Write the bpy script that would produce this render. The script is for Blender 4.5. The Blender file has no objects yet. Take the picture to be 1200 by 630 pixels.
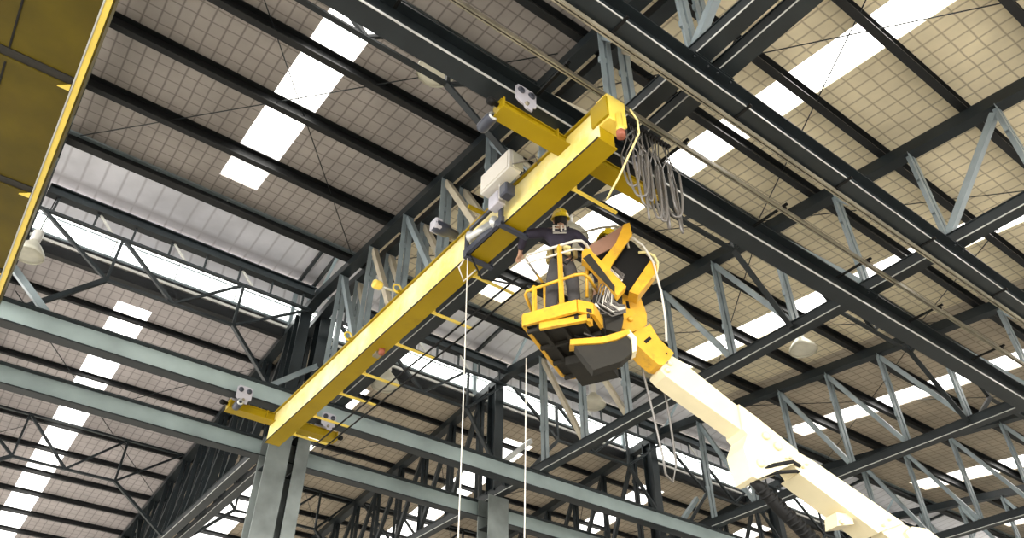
import bpy, math, random
from mathutils import Vector, Matrix
random.seed(7)
S = bpy.context.scene
COL = S.collection
V = Vector

# ------------------------------------------------------------------ materials
def mat(name, col, rough=0.5, metal=0.0, spec=0.5, var=0.0, vscale=3.0, dirt_or_glare=None, dscale=1.2, dlow=0.5, dhigh=0.75):
    m = bpy.data.materials.new(name); m.use_nodes = True
    nt = m.node_tree; b = nt.nodes['Principled BSDF']
    b.inputs['Roughness'].default_value = rough
    b.inputs['Metallic'].default_value = metal
    b.inputs['Specular IOR Level'].default_value = spec
    c = (*col, 1)
    b.inputs['Base Color'].default_value = c
    if var or dirt_or_glare:
        tc = nt.nodes.new('ShaderNodeTexCoord')
        n = nt.nodes.new('ShaderNodeTexNoise'); n.inputs['Scale'].default_value = vscale; n.inputs['Detail'].default_value = 5
        nt.links.new(tc.outputs['Object'], n.inputs['Vector'])
        r = nt.nodes.new('ShaderNodeValToRGB')
        r.color_ramp.elements[0].position = .3; r.color_ramp.elements[1].position = .7
        r.color_ramp.elements[0].color = (*[max(0, x*(1-var)) for x in col], 1)
        r.color_ramp.elements[1].color = (*[min(1, x*(1+var)) for x in col], 1)
        nt.links.new(n.outputs['Fac'], r.inputs['Fac'])
        out = r.outputs['Color']
        if dirt_or_glare:
            n2 = nt.nodes.new('ShaderNodeTexNoise'); n2.inputs['Scale'].default_value = dscale; n2.inputs['Detail'].default_value = 8
            n2.inputs['Roughness'].default_value = .65
            nt.links.new(tc.outputs['Object'], n2.inputs['Vector'])
            r2 = nt.nodes.new('ShaderNodeValToRGB')
            r2.color_ramp.elements[0].position = dlow; r2.color_ramp.elements[1].position = dhigh
            nt.links.new(n2.outputs['Fac'], r2.inputs['Fac'])
            mx = nt.nodes.new('ShaderNodeMixRGB'); mx.inputs['Color2'].default_value = (*dirt_or_glare, 1)
            nt.links.new(r2.outputs['Color'], mx.inputs['Fac']); nt.links.new(out, mx.inputs['Color1'])
            out = mx.outputs['Color']
        nt.links.new(out, b.inputs['Base Color'])
    return m

def roof_mat(name, col, line, cx=.42, cy=.5):
    """insulated roof sheeting held up by a wire grid"""
    m = mat(name, col, .75, var=.16, vscale=1.1)
    nt = m.node_tree; b = nt.nodes['Principled BSDF']
    src = b.inputs['Base Color'].links[0].from_socket
    tc = nt.nodes.new('ShaderNodeTexCoord'); sep = nt.nodes.new('ShaderNodeSeparateXYZ')
    nz = nt.nodes.new('ShaderNodeTexNoise'); nz.inputs['Scale'].default_value = 1.3
    add = nt.nodes.new('ShaderNodeMixRGB'); add.blend_type = 'ADD'; add.inputs['Fac'].default_value = .05
    nt.links.new(tc.outputs['Object'], add.inputs['Color1']); nt.links.new(tc.outputs['Object'], nz.inputs['Vector'])
    nt.links.new(nz.outputs['Color'], add.inputs['Color2']); nt.links.new(add.outputs['Color'], sep.inputs['Vector'])
    fac = []
    for ax, cell, w in (('X', cx, .10), ('Y', cy, .07)):
        d = nt.nodes.new('ShaderNodeMath'); d.operation = 'DIVIDE'; d.inputs[1].default_value = cell
        f = nt.nodes.new('ShaderNodeMath'); f.operation = 'FRACT'
        c = nt.nodes.new('ShaderNodeMath'); c.operation = 'SUBTRACT'; c.inputs[1].default_value = .5
        a = nt.nodes.new('ShaderNodeMath'); a.operation = 'ABSOLUTE'
        g = nt.nodes.new('ShaderNodeMapRange'); g.inputs['From Min'].default_value = .5-w; g.inputs['From Max'].default_value = .5
        nt.links.new(sep.outputs[ax], d.inputs[0]); nt.links.new(d.outputs[0], f.inputs[0]); nt.links.new(f.outputs[0], c.inputs[0])
        nt.links.new(c.outputs[0], a.inputs[0]); nt.links.new(a.outputs[0], g.inputs['Value'])
        fac.append(g.outputs['Result'])
    mx = nt.nodes.new('ShaderNodeMath'); mx.operation = 'MAXIMUM'
    nt.links.new(fac[0], mx.inputs[0]); nt.links.new(fac[1], mx.inputs[1])
    sc = nt.nodes.new('ShaderNodeMath'); sc.operation = 'MULTIPLY'; sc.inputs[1].default_value = .75
    nt.links.new(mx.outputs[0], sc.inputs[0])
    mr = nt.nodes.new('ShaderNodeMixRGB'); mr.inputs['Color2'].default_value = (*line, 1)
    nt.links.new(sc.outputs[0], mr.inputs['Fac']); nt.links.new(src, mr.inputs['Color1'])
    nt.links.new(mr.outputs['Color'], b.inputs['Base Color'])
    return m

def glass_mat(name, trans, col):
    m = bpy.data.materials.new(name); m.use_nodes = True; nt = m.node_tree
    for n in list(nt.nodes):
        if n.type != 'OUTPUT_MATERIAL': nt.nodes.remove(n)
    out = [n for n in nt.nodes if n.type == 'OUTPUT_MATERIAL'][0]
    a = nt.nodes.new('ShaderNodeBsdfTransparent'); a.inputs['Color'].default_value = (*col, 1)
    b = nt.nodes.new('ShaderNodeBsdfTranslucent'); b.inputs['Color'].default_value = (*col, 1)
    x = nt.nodes.new('ShaderNodeMixShader'); x.inputs['Fac'].default_value = 1-trans
    tc = nt.nodes.new('ShaderNodeTexCoord'); nz = nt.nodes.new('ShaderNodeTexNoise'); nz.inputs['Scale'].default_value = 2.0
    mr = nt.nodes.new('ShaderNodeMapRange'); mr.inputs['To Min'].default_value = 1-trans-.12; mr.inputs['To Max'].default_value = min(1, 1-trans+.12)
    nt.links.new(tc.outputs['Object'], nz.inputs['Vector']); nt.links.new(nz.outputs['Fac'], mr.inputs['Value'])
    nt.links.new(mr.outputs['Result'], x.inputs['Fac'])
    nt.links.new(a.outputs[0], x.inputs[1]); nt.links.new(b.outputs[0], x.inputs[2]); nt.links.new(x.outputs[0], out.inputs['Surface'])
    return m

M = dict(
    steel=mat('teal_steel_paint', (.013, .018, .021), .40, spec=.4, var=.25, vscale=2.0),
    strut=mat('lit_steel_paint', (.22, .265, .285), .35, spec=.6, var=.2, vscale=2.5),  # teal steel with the light on it lifted into the colour
    buff=mat('buff_primer', (.42, .37, .28), .5, var=.2, vscale=2.5),
    web=mat('lit_teal_paint', (.31, .38, .38), .4, var=.2, vscale=1.0),  # skylight sheen on the far webs, put into a paler teal
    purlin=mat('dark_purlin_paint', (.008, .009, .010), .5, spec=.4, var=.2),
    column=mat('column_paint', (.19, .215, .21), .35, spec=.6, var=.4, vscale=1.2),
    roofA=roof_mat('dim_lit_grey_roof_lining', (.37, .335, .31), (.10, .085, .08), .24, .30),  # lining tones A to D carry each bay's light, painted into the colour
    roofB=roof_mat('warm_lit_cream_roof_lining', (.84, .75, .54), (.30, .24, .15), .26, .30),
    roofC=roof_mat('dim_lit_brown_roof_lining', (.50, .43, .33), (.16, .13, .10), .26, .30),
    roofD=roof_mat('cool_lit_lavender_roof_lining', (.52, .48, .48), (.17, .15, .15), .24, .30),
    roofM=roof_mat('pale_metal_lining', (.62, .61, .64), (.36, .34, .36), .42, 2.4),
    glass=glass_mat('skylight_sheet', .72, (1, .99, .96)),
    pane=glass_mat('clerestory_pane', .8, (.97, 1, 1)),
    yellow=mat('crane_yellow', (.32, .22, .003), .42, spec=.25, var=.10, vscale=1.5, dirt_or_glare=(.22, .14, .01), dscale=2.2, dlow=.58, dhigh=.85),
    litweb=mat('glare_pale_yellow', (.82, .66, .18), .35, spec=.6, var=.10, vscale=1.5, dirt_or_glare=(.90, .82, .50), dscale=.9, dlow=.42, dhigh=.62),  # glare on the girder web, painted as pale patches
    shadeline=mat('painted_shadow_line', (.012, .010, .006), .8),  # shadow line drawn as a near-black strip
    edge=mat('worn_lit_edge', (.52, .53, .52), .3, spec=.6, var=.2),  # rail wear plus painted light along steel edges
    yellowb=mat('crane_yellow_bright', (.82, .62, .10), .3, spec=.6, var=.08),
    olive=mat('dull_olive_yellow', (.085, .063, .0015), .55, spec=.2, var=.25, vscale=1.6, dirt_or_glare=(.08, .055, .003), dscale=1.4, dlow=.5, dhigh=.8),
    orange=mat('lift_orange_yellow', (.66, .36, .025), .4, var=.15, vscale=4, dirt_or_glare=(.30, .16, .04), dscale=6, dlow=.55, dhigh=.8),
    cream=mat('boom_cream', (.74, .66, .44), .35, spec=.5, var=.05, dirt_or_glare=(.6, .5, .3), dscale=3, dlow=.6, dhigh=.9),
    black=mat('black_rubber', (.006, .006, .006), .6, spec=.2),
    under=mat('dark_underside', (.011, .009, .005), .7, var=.4, vscale=6),  # near-black brown, used under the platform and on recess strips
    grey=mat('light_grey_enamel', (.62, .60, .56), .35, var=.06),
    lilac=mat('grey_lilac_casting', (.45, .44, .50), .4, var=.1),
    motor=mat('blue_black_motor', (.035, .04, .06), .35),
    red=mat('rust_red_buffer', (.30, .09, .05), .6, var=.2),
    white=mat('white_rope', (.62, .59, .53), .7),
    strap=mat('pale_yellow_strap', (.72, .62, .28), .7),
    galv=mat('galvanised', (.55, .56, .55), .3, metal=.6, var=.1),
    rail=mat('worn_rail', (.26, .235, .175), .4, metal=.3, var=.3),
    brown=mat('brown_lid', (.28, .15, .10), .6, var=.2),
    skin=mat('skin', (.45, .26, .17), .55),
    navy=mat('navy_cloth', (.022, .018, .034), .9, var=.3, vscale=6),
    trous=mat('charcoal_cloth', (.05, .047, .048), .9, var=.3, vscale=6),
    helmet=mat('helmet_yellow', (.85, .62, .02), .3, spec=.6),
    belt=mat('tan_leather', (.32, .25, .10), .7),
    hair=mat('dark_hair', (.012, .01, .009), .8),
    conc=mat('pale_concrete', (.42, .395, .355), .8, var=.12, vscale=.6),
    wall=mat('wall_sheet', (.42, .42, .40), .6, var=.1, vscale=.8),
    lamp=mat('lamp_shade', (.62, .60, .50), .35, metal=.2, var=.1),
    lens=mat('lamp_lens', (.60, .58, .48), .25, var=.15),
    cable=mat('cable_sheath', (.11, .10, .09), .3, spec=.9),
)

# ------------------------------------------------------------------ mesh builder
class MB:
    def __init__(s): s.v = []; s.f = []; s.mi = []; s.sm = []; s.mats = []
    def _m(s, m):
        if m not in s.mats: s.mats.append(m)
        return s.mats.index(m)
    def add(s, vs, fs, m, smooth=False):
        o = len(s.v); s.v += [tuple(x) for x in vs]; i = s._m(m)
        for f in fs: s.f.append(tuple(o+k for k in f)); s.mi.append(i); s.sm.append(smooth)
        return s
    def box(s, c, size, m, rz=0, bev=0):
        x, y, z = [k/2 for k in size]
        if bev:
            poly = [(-x+bev, -y), (x-bev, -y), (x, -y+bev), (x, y-bev), (x-bev, y), (-x+bev, y), (-x, y-bev), (-x, -y+bev)]
            vs = [(p[0], p[1], -z+bev) for p in poly]+[(p[0], p[1], z-bev) for p in poly]
            ip = [(p[0]*(1-bev/x), p[1]*(1-bev/y)) for p in poly]
            vs += [(p[0], p[1], -z) for p in ip]+[(p[0], p[1], z) for p in ip]
            fs = []
            for k in range(8):
                j = (k+1) % 8
                fs += [(k, j, 8+j, 8+k), (16+k, 16+j, j, k), (8+k, 8+j, 24+j, 24+k)]
            fs += [tuple(range(23, 15, -1)), tuple(range(24, 32))]
        else:
            vs = [(-x, -y, -z), (x, -y, -z), (x, y, -z), (-x, y, -z), (-x, -y, z), (x, -y, z), (x, y, z), (-x, y, z)]
            fs = [(0, 3, 2, 1), (4, 5, 6, 7), (0, 1, 5, 4), (1, 2, 6, 5), (2, 3, 7, 6), (3, 0, 4, 7)]
        R = Matrix.Rotation(rz, 3, 'Z')
        return s.add([R @ V(p)+V(c) for p in vs], fs, m)
    def prism(s, poly, O, ex, ey, en, d0, d1, m):
        """polygon (a,b) in the plane O + a*ex + b*ey, extruded along en from d0 to d1"""
        O, ex, ey, en = V(O), V(ex), V(ey), V(en); n = len(poly)
        vs = [O+ex*a+ey*b+en*d0 for a, b in poly]+[O+ex*a+ey*b+en*d1 for a, b in poly]
        fs = [tuple(range(n-1, -1, -1)), tuple(range(n, 2*n))]+[(k, (k+1) % n, n+(k+1) % n, n+k) for k in range(n)]
        return s.add(vs, fs, m)
    def sweep(s, p, q, prof, m, up=(0, 0, 1)):
        """closed 2D profile (side, up) swept from p to q"""
        p, q = V(p), V(q); d = (q-p).normalized(); u = V(up); sd = d.cross(u)
        if sd.length < 1e-4: sd = d.cross(V((1, 0, 0)))
        sd.normalize(); u = sd.cross(d).normalized(); n = len(prof)
        vs = [p+sd*a+u*b for a, b in prof]+[q+sd*a+u*b for a, b in prof]
        fs = [tuple(range(n-1, -1, -1)), tuple(range(n, 2*n))]+[(k, (k+1) % n, n+(k+1) % n, n+k) for k in range(n)]
        return s.add(vs, fs, m)
    def bar(s, p, q, w, h, m, up=(0, 0, 1), off=(0, 0)):
        a, b = w/2, h/2; x, y = off
        return s.sweep(p, q, [(x-a, y-b), (x+a, y-b), (x+a, y+b), (x-a, y+b)], m, up)
    def tube(s, pts, r, m, n=8, closed=False):
        pts = [V(p) for p in pts]; N = len(pts)
        rs = r if isinstance(r, (list, tuple)) else [r]*N
        vs = []; ref = V((.31, .17, .93))
        for i, p in enumerate(pts):
            a = pts[(i-1) % N] if (closed or i) else p; b = pts[(i+1) % N] if (closed or i < N-1) else p
            t = (b-a).normalized(); x = t.cross(ref)
            if x.length < .1: x = t.cross(V((1, 0, 0)))
            x.normalize(); y = t.cross(x)
            for k in range(n):
                an = 2*math.pi*k/n
                vs.append(p+(x*math.cos(an)+y*math.sin(an))*rs[i])
        fs = []
        for i in range(N if closed else N-1):
            j = (i+1) % N
            for k in range(n): fs.append((i*n+k, i*n+(k+1) % n, j*n+(k+1) % n, j*n+k))
        if not closed: fs += [tuple(range(n-1, -1, -1)), tuple(range((N-1)*n, N*n))]
        return s.add(vs, fs, m, True)
    def lathe(s, prof, m, c=(0, 0, 0), n=20, axis=None, sx=1, sy=1):
        """profile [(r,z)] turned about z (or about axis), at c"""
        R = Matrix.Identity(3) if axis is None else V((0, 0, 1)).rotation_difference(V(axis)).to_matrix()
        vs = []; fs = []
        for r, z in prof:
            for k in range(n):
                a = 2*math.pi*k/n
                vs.append(R @ V((r*math.cos(a)*sx, r*math.sin(a)*sy, z))+V(c))
        for i in range(len(prof)-1):
            for k in range(n): fs.append((i*n+k, i*n+(k+1) % n, (i+1)*n+(k+1) % n, (i+1)*n+k))
        return s.add(vs, fs, m, True)
    def build(s, name, parent=None, loc=None):
        me = bpy.data.meshes.new(name); vs = s.v
        if loc is not None: L = V(loc); vs = [tuple(V(p)-L) for p in s.v]
        me.from_pydata(vs, [], s.f)
        for m in s.mats: me.materials.append(m)
        me.polygons.foreach_set('material_index', s.mi); me.polygons.foreach_set('use_smooth', s.sm); me.update()
        o = bpy.data.objects.new(name, me); COL.objects.link(o)
        if loc is not None: o.location = loc
        if parent is not None:
            o.parent = parent
            o.matrix_parent_inverse = Matrix.Translation(-parent.location)
        return o

def tag(o, label, cat, group=None):
    o['label'] = label; o['category'] = cat
    if group: o['group'] = group
    return o
def thing(name, loc, label, cat, group=None):
    o = bpy.data.objects.new(name, None); o.location = loc; o.empty_display_size = .2; COL.objects.link(o)
    return tag(o, label, cat, group)
def struct(o): o['kind'] = 'structure'; return o

def Iprof(h, w, tf, tw):
    a, b, c, d = w/2, tw/2, h/2, h/2-tf
    return [(-a, -c), (a, -c), (a, -d), (b, -d), (b, d), (a, d), (a, c), (-a, c), (-a, d), (-b, d), (-b, -d), (-a, -d)]
ORD = ['first', 'second', 'third', 'fourth', 'fifth', 'sixth', 'seventh', 'eighth', 'ninth', 'tenth', 'eleventh', 'twelfth', 'thirteenth', 'fourteenth', 'fifteenth', 'sixteenth']

# ------------------------------------------------------------------ layout (metres; X along the runways, Y across, Z up)
TX = [-.98, 5.31, 5.72, 11.17, 17.20, 23.20, 29.20, 35.20]
X0, X1 = -7.0, 41.0
Y0, YR, Y1 = -8.4, 15.2, 38.8
def zt(y):          # underside of purlins / top of top chords
    return 11.6+.105*y if y < YR else 13.0-.105*(y-17.0)
def zr(y): return zt(y)+(.30 if y < YR else .16)     # underside of roof sheets
NODE = 1.4775
nodes_near = [3.42+NODE*k for k in range(-8, 8)]
nodes_far = [2*YR-y for y in reversed(nodes_near)]

# ------------------------------------------------------------------ roof trusses
tlabels = [
    'teal steel roof truss nearest the camera, behind the yellow box girder at left',
    'teal steel roof truss directly behind the yellow crane bridge, near one of the close pair',
    'teal steel roof truss just beyond the crane bridge, far one of the close pair',
    'teal steel roof truss behind the workers in the lift platform',
    'teal steel roof truss crossing behind the cream boom knuckle',
    'teal steel roof truss at lower right corner, next beyond the boom',
    'teal steel roof truss second beyond the boom, low at right edge',
    'teal steel roof truss farthest away down the hall']
for ti, x in enumerate(TX):
    T = thing('roof_truss', (x, YR, 9.6), tlabels[ti], 'roof truss', 'parallel roof trusses across the hall')
    # bottom chord: two channels back to back with battens
    b = MB(); zb = 9.71
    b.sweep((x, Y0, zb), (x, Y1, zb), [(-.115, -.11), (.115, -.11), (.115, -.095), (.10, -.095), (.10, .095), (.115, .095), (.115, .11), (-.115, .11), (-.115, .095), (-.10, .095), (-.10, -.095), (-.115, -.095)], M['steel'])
    b.bar((x-.118, Y0, zb-.105), (x-.118, Y1, zb-.105), .012, .016, M['edge'])  # bright strip paints the light on the chord's near edge
    b.build('bottom_chord', T)
    for ya, yb in ((Y0, YR), (YR, Y1)):
        b = MB(); h = .24
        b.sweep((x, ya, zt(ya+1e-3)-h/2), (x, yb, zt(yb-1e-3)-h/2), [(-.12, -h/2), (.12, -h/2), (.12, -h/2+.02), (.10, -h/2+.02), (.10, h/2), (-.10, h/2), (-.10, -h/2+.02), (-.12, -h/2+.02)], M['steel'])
        b.build('top_chord', T)
    for side, nodes, mid in ((0, nodes_near, 3.42), (1, nodes_far, 2*YR-3.42)):
        for k, y in enumerate(nodes):
            far = ti >= 6
            ms = M['strut'] if y < YR-.5 else M['steel']  # far-half struts take the dark steel: their shade is in the colour
            b = MB(); p, q = V((x, y, 9.82)), V((x, y, zt(y)-.22))
            if abs(y-YR) < .3 and side: continue
            for sx in (-.075, .075):
                b.sweep(p+V((sx, 0, 0)), q+V((sx, 0, 0)), [(-.05, -.045), (.05, -.045), (.05, -.035), (-.035, -.035), (-.035, .045), (-.05, .045)] if sx < 0 else [(-.05, -.045), (.05, -.045), (.05, .045), (.035, .045), (.035, -.035), (-.05, -.035)], ms, up=(0, 1, 0))
            if not far:
                for zz in (.3, .7):
                    c = p.lerp(q, zz); b.box(c, (.2, .06, .12), ms)
            b.build('vertical_strut', T)
            # diagonal: from the top of this node down towards mid-span
            if abs(y-mid) > .2:
                y2 = y-NODE if y > mid else y+NODE
                b = MB(); p, q = V((x, y2, 9.80)), V((x, y, zt(y)-.24))
                d = (q-p).normalized(); p = p+d*.08; q = q-d*.08
                m = M['buff'] if ti == 2 or (ti == 1 and k % 2 == 0) or (ti == 3 and 10 < y < 15) else M['strut']
                if y > YR-.5: m = M['steel']  # far-half diagonals darkened the same way, shade put into the colour
                b.sweep(p, q, [(-.055, -.055), (.055, -.055), (.055, -.04), (-.04, -.04), (-.04, .055), (-.055, .055)], m, up=(1, 0, 0))
                b.bar(p, q, .09, .012, m, up=(0, 0, 1))
                b.build('diagonal_strut', T)

# ------------------------------------------------------------------ columns
clabels = ['pale teal steel column under the far end of the crane bridge, left of a black gap',
           'pale teal steel column under the far end of the crane bridge, right of a black gap',
           'teal steel column standing left of the lift platform, behind the hanging ropes',
           'teal steel column behind the cream boom, third column line',
           'teal steel column in the dim distance, fourth column line',
           'teal steel column in the dim distance, fifth column line', 'farthest teal steel column down the hall']
for i, x in enumerate(TX[1:]):
    w = (.50, .30)[i] if i < 2 else .62
    xc = (5.27, 5.81)[i] if i < 2 else x
    Tc = thing('steel_column', (xc, 15.85, 0), clabels[i], 'column', 'steel columns under the ridge')
    b = MB(); b.box((xc, 15.66, 4.8), (w, .03, 9.58), M['column']); b.box((xc, 16.12, 4.8), (w, .03, 9.58), M['column']); b.box((xc, 15.89, 4.8), (.03, .44, 9.58), M['steel'])
    for zz in (2.2, 4.4, 6.6, 8.8): b.box((xc, 15.89, zz), (w-.04, .42, .02), M['steel'])
    b.build('shaft', Tc)
    b = MB(); b.box((xc, 15.89, .02), (w+.12, .7, .04), M['steel']); b.build('base_plate', Tc)
    b = MB(); wu = .28
    b.box((xc, 15.70, 11.35), (wu, .02, 3.2), M['steel']); b.box((xc, 16.05, 11.35), (wu, .02, 3.2), M['steel']); b.box((xc, 15.87, 11.35), (.02, .33, 3.2), M['steel'])
    b.build('upper_shaft', Tc)

# ------------------------------------------------------------------ runway beams
rl = ['dark steel crane runway beam crossing upper right, clear of the crane',
      'dark steel crane runway beam carrying the near end of the yellow bridge',
      'pale teal crane runway beam carrying the far end of the yellow bridge',
      'pale teal crane runway beam behind the columns, parallel and lowest at left']
RY = [3.42, 4.95, 13.92, 16.24]
for i, y in enumerate(RY):
    Tb = thing('runway_beam', (14, y, 9.15), rl[i], 'crane beam', 'crane runway beams along the hall')
    b = MB(); m = M['steel'] if i < 2 else M['web']  # far webs get the tone with painted sheen, near webs stay dark
    w = .27 if i < 2 else .26
    pr = Iprof(.44, w, .022, .016)
    xs, xe = X0+.3, X1-1
    b.box(((xs+xe)/2, y, 9.37), (xe-xs, .016, .40), m)
    for zz in (9.161, 9.579): b.box(((xs+xe)/2, y, zz), (xe-xs, w, .022), M['steel'])  # flanges dark on every beam, painting the shade above and below the web
    b.box(((xs+xe)/2, y-w/2-.004, 9.163), (xe-xs, .012, .030 if i == 1 else .02), M['edge'] if i < 2 else M['steel'])
    b.build('beam_section', Tb)
    for x in TX:
        b = MB(); b.box((x, y, 9.595), (.3, .3, .012), M['steel'])
        for sx in (-.12, .12):
            for sy in (-.1, .1): b.lathe([(0, -.03), (.018, -.03), (.018, 0), (0, 0)], M['steel'], (x+sx, y+sy, 9.575), 6)
        b.build('hanger_plate', Tb)

# brace struts from the runway beam tops to the trusses
bl = []
for i, x in enumerate(TX[:5]):
    for sgn in (-1, 1):
        if sgn != (1, -1, 0, -1, -1)[i]: continue
        a, c = V((x+sgn*1.05, 13.98, 9.63)), V((x+sgn*.11, 14.15, 10.52))
        b = MB(); b.sweep(a, c, [(-.06, -.05), (.06, -.05), (.06, -.035), (.045, -.035), (.045, .05), (.06, .05), (.06, .06), (-.06, .06)], M['strut'] if i != 3 else M['galv'])
        o = b.build('brace_strut', loc=(a+c)/2)
        side = 'left' if sgn < 0 else 'right'
        place = ['truss behind the yellow box girder', 'truss behind the crane bridge', 'truss just beyond the crane bridge', 'column left of the lift platform', 'column behind the boom'][i]
        tag(o, f'short steel brace from far runway beam {side} of {place}', 'brace', 'runway brace struts')

# ------------------------------------------------------------------ longitudinal bracing trusses
bays = [(0, 1), (2, 3), (3, 4), (4, 5), (5, 6), (6, 7)]
bayname = ['in the left bay before the crane', 'in the bay right of the crane', 'in the bay behind the boom', 'in the bay beyond the boom', 'two bays beyond the boom', 'in the farthest bay']
for li, (y, zt_, zb_, where) in enumerate(((6.38, 12.2, 10.9, 'beside the near runway beam'), (15.2, 12.62, 11.5, 'under the ridge glazing'), (24.0, 12.2, 10.92, 'on the far roof slope'))):
    for bi, (i, j) in enumerate(bays):
        xa, xb = TX[i]+.12, TX[j]-.12; c = (xa+xb)/2; L1, R1 = c-1.35, c+1.35
        Tt = thing('bracing_truss', (c, y, zb_), f'slender steel bracing truss {where}, {bayname[bi]}', 'bracing truss', 'bracing trusses between the roof trusses')
        w = .085
        def mem(n, p, q, m=M['steel'], w=w):
            b = MB(); b.sweep(p, q, [(-w/2, -w/2), (w/2, -w/2), (w/2, -w/2+.012), (-w/2+.012, -w/2+.012), (-w/2+.012, w/2), (-w/2, w/2)], m); b.bar(p, q, w*.6, w*.6, m); b.build(n, Tt)
        mem('top_chord', (xa, y, zt_), (xb, y, zt_))
        mem('bottom_chord', (L1, y, zb_), (R1, y, zb_))
        mem('knee', (L1, y, zb_), (xa, y, 9.72), w=.1); mem('knee', (R1, y, zb_), (xb, y, 9.72), w=.1)
        for p, q in (((c, zb_), (L1, zt_)), ((c, zb_), (R1, zt_)), ((L1, zb_), (xa+.05, zt_)), ((R1, zb_), (xb-.05, zt_))):
            mem('diagonal_strut', (p[0], y, p[1]), (q[0], y, q[1]), w=.07)
        for xx in (L1, R1): mem('vertical_strut', (xx, y, zb_), (xx, y, zt_), w=.06)
        if li == 1:
            b = MB(); b.sweep((xa-.0, y, 13.12), (xb, y, 13.12), Iprof(.24, .2, .02, .05), M['steel']); b.build('ridge_beam', Tt)
            for k in range(8):
                xx = xa+.25+(xb-xa-.5)*k/7
                b = MB(); b.bar((xx, y, zt_), (xx, y, 13.02), .045, .045, M['steel']); b.build('hanger_post', Tt)
                if k in (1, 3, 5):
                    b = MB(); b.bar((xx+.05, y+.02, 13.0), (xx+.4, y+.02, zt_+.02), .04, .04, M['grey']); b.build('hanger_strut', Tt)

# ------------------------------------------------------------------ purlins
near_p = [13.40, 11.60, 9.86, 8.30, 6.75, 5.27, 3.80, 2.33, .86, -.6, -2.1, -3.6, -5.1, -6.6]
far_p = [17.15, 18.68, 20.15, 21.6, 23.0, 24.45, 25.95, 27.5, 28.95, 30.45, 31.95, 33.4, 34.9, 36.4]
for side, ys in (('near', near_p), ('far', far_p)):
    for k, y in enumerate(ys):
        z = zt(y); b = MB(); s = 1 if side == 'near' else -1
        h, w = (.29, .13) if side == 'near' else (.15, .09)
        if k == 0: h, w = (.34, .20) if side == 'near' else (.15, .12)
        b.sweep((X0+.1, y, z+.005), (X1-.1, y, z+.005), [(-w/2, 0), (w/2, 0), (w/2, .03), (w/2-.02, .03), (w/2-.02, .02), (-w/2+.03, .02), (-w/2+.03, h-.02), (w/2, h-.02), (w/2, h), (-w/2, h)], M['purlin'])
        o = b.build('purlin', loc=((X0+X1)/2, y, z))
        tag(o, f'dark steel purlin under the {side} roof slope, {ORD[k]} down from the ridge', 'purlin', f'purlins of the {side} roof slope')

# ------------------------------------------------------------------ roof sheets and skylight strips
ns = [(-4.3, -3.5), (1.87, 2.68), (8.46, 9.20), (14.38, 15.20), (20.40, 21.30), (27.3, 28.4), (33.3, 34.4)]
fs_ = [(-4.6, -3.8), (1.40, 2.22), (7.40, 8.50), (13.4, 14.5), (19.4, 20.5), (25.4, 26.5), (31.4, 32.5)]
bx = [(X0, -.98), (-.98, 5.52), (5.52, 11.17), (11.17, 17.2), (17.2, 23.2), (23.2, 29.2), (29.2, X1)]
nearmat = [M['roofA'], M['roofA'], M['roofB'], M['roofB'], M['roofC'], M['roofC'], M['roofC']]  # near slope
def sheet(name, x0, x1, ya, yb, m, off=0.0, t=.04):
    za, zb = zr(ya)+off, zr(yb)+off; b = MB()
    vs = [(x0, ya, za), (x1, ya, za), (x1, yb, zb), (x0, yb, zb), (x0, ya, za+t), (x1, ya, za+t), (x1, yb, zb+t), (x0, yb, zb+t)]
    b.add(vs, [(0, 3, 2, 1), (4, 5, 6, 7), (0, 1, 5, 4), (1, 2, 6, 5), (2, 3, 7, 6), (3, 0, 4, 7)], m)
    return struct(b.build(name))
def pane(name, x0, x1, ya, yb, off=.02):
    za, zb = zr(ya)+off, zr(yb)+off; b = MB(); n = 6
    vs = []; fs = []
    for k in range(n+1):
        x = x0+(x1-x0)*k/n; dz = .012 if k % 2 else 0
        vs += [(x, ya, za+dz), (x, yb, zb+dz)]
    for k in range(n): fs.append((2*k, 2*k+1, 2*k+3, 2*k+2))
    b.add(vs, fs, M['glass']); return struct(b.build(name))
wn = 0
NE, FE = 13.42, 17.08
ends_n = [12.85, 12.75, 12.9, 12.9, 12.9, 12.9, 12.9]
ends_f = [18.6, 18.25, 18.4, 18.4, 18.4, 18.4, 18.4]
for i, (xa, xb) in enumerate(bx):
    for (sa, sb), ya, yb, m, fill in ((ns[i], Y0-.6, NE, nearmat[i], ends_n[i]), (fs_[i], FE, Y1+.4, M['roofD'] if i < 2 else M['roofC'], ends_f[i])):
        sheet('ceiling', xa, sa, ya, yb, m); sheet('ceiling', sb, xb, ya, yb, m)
        wn += 1
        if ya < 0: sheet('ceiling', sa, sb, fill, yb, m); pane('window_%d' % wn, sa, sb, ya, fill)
        else: sheet('ceiling', sa, sb, ya, fill, m); pane('window_%d' % wn, sa, sb, fill, yb)

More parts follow.
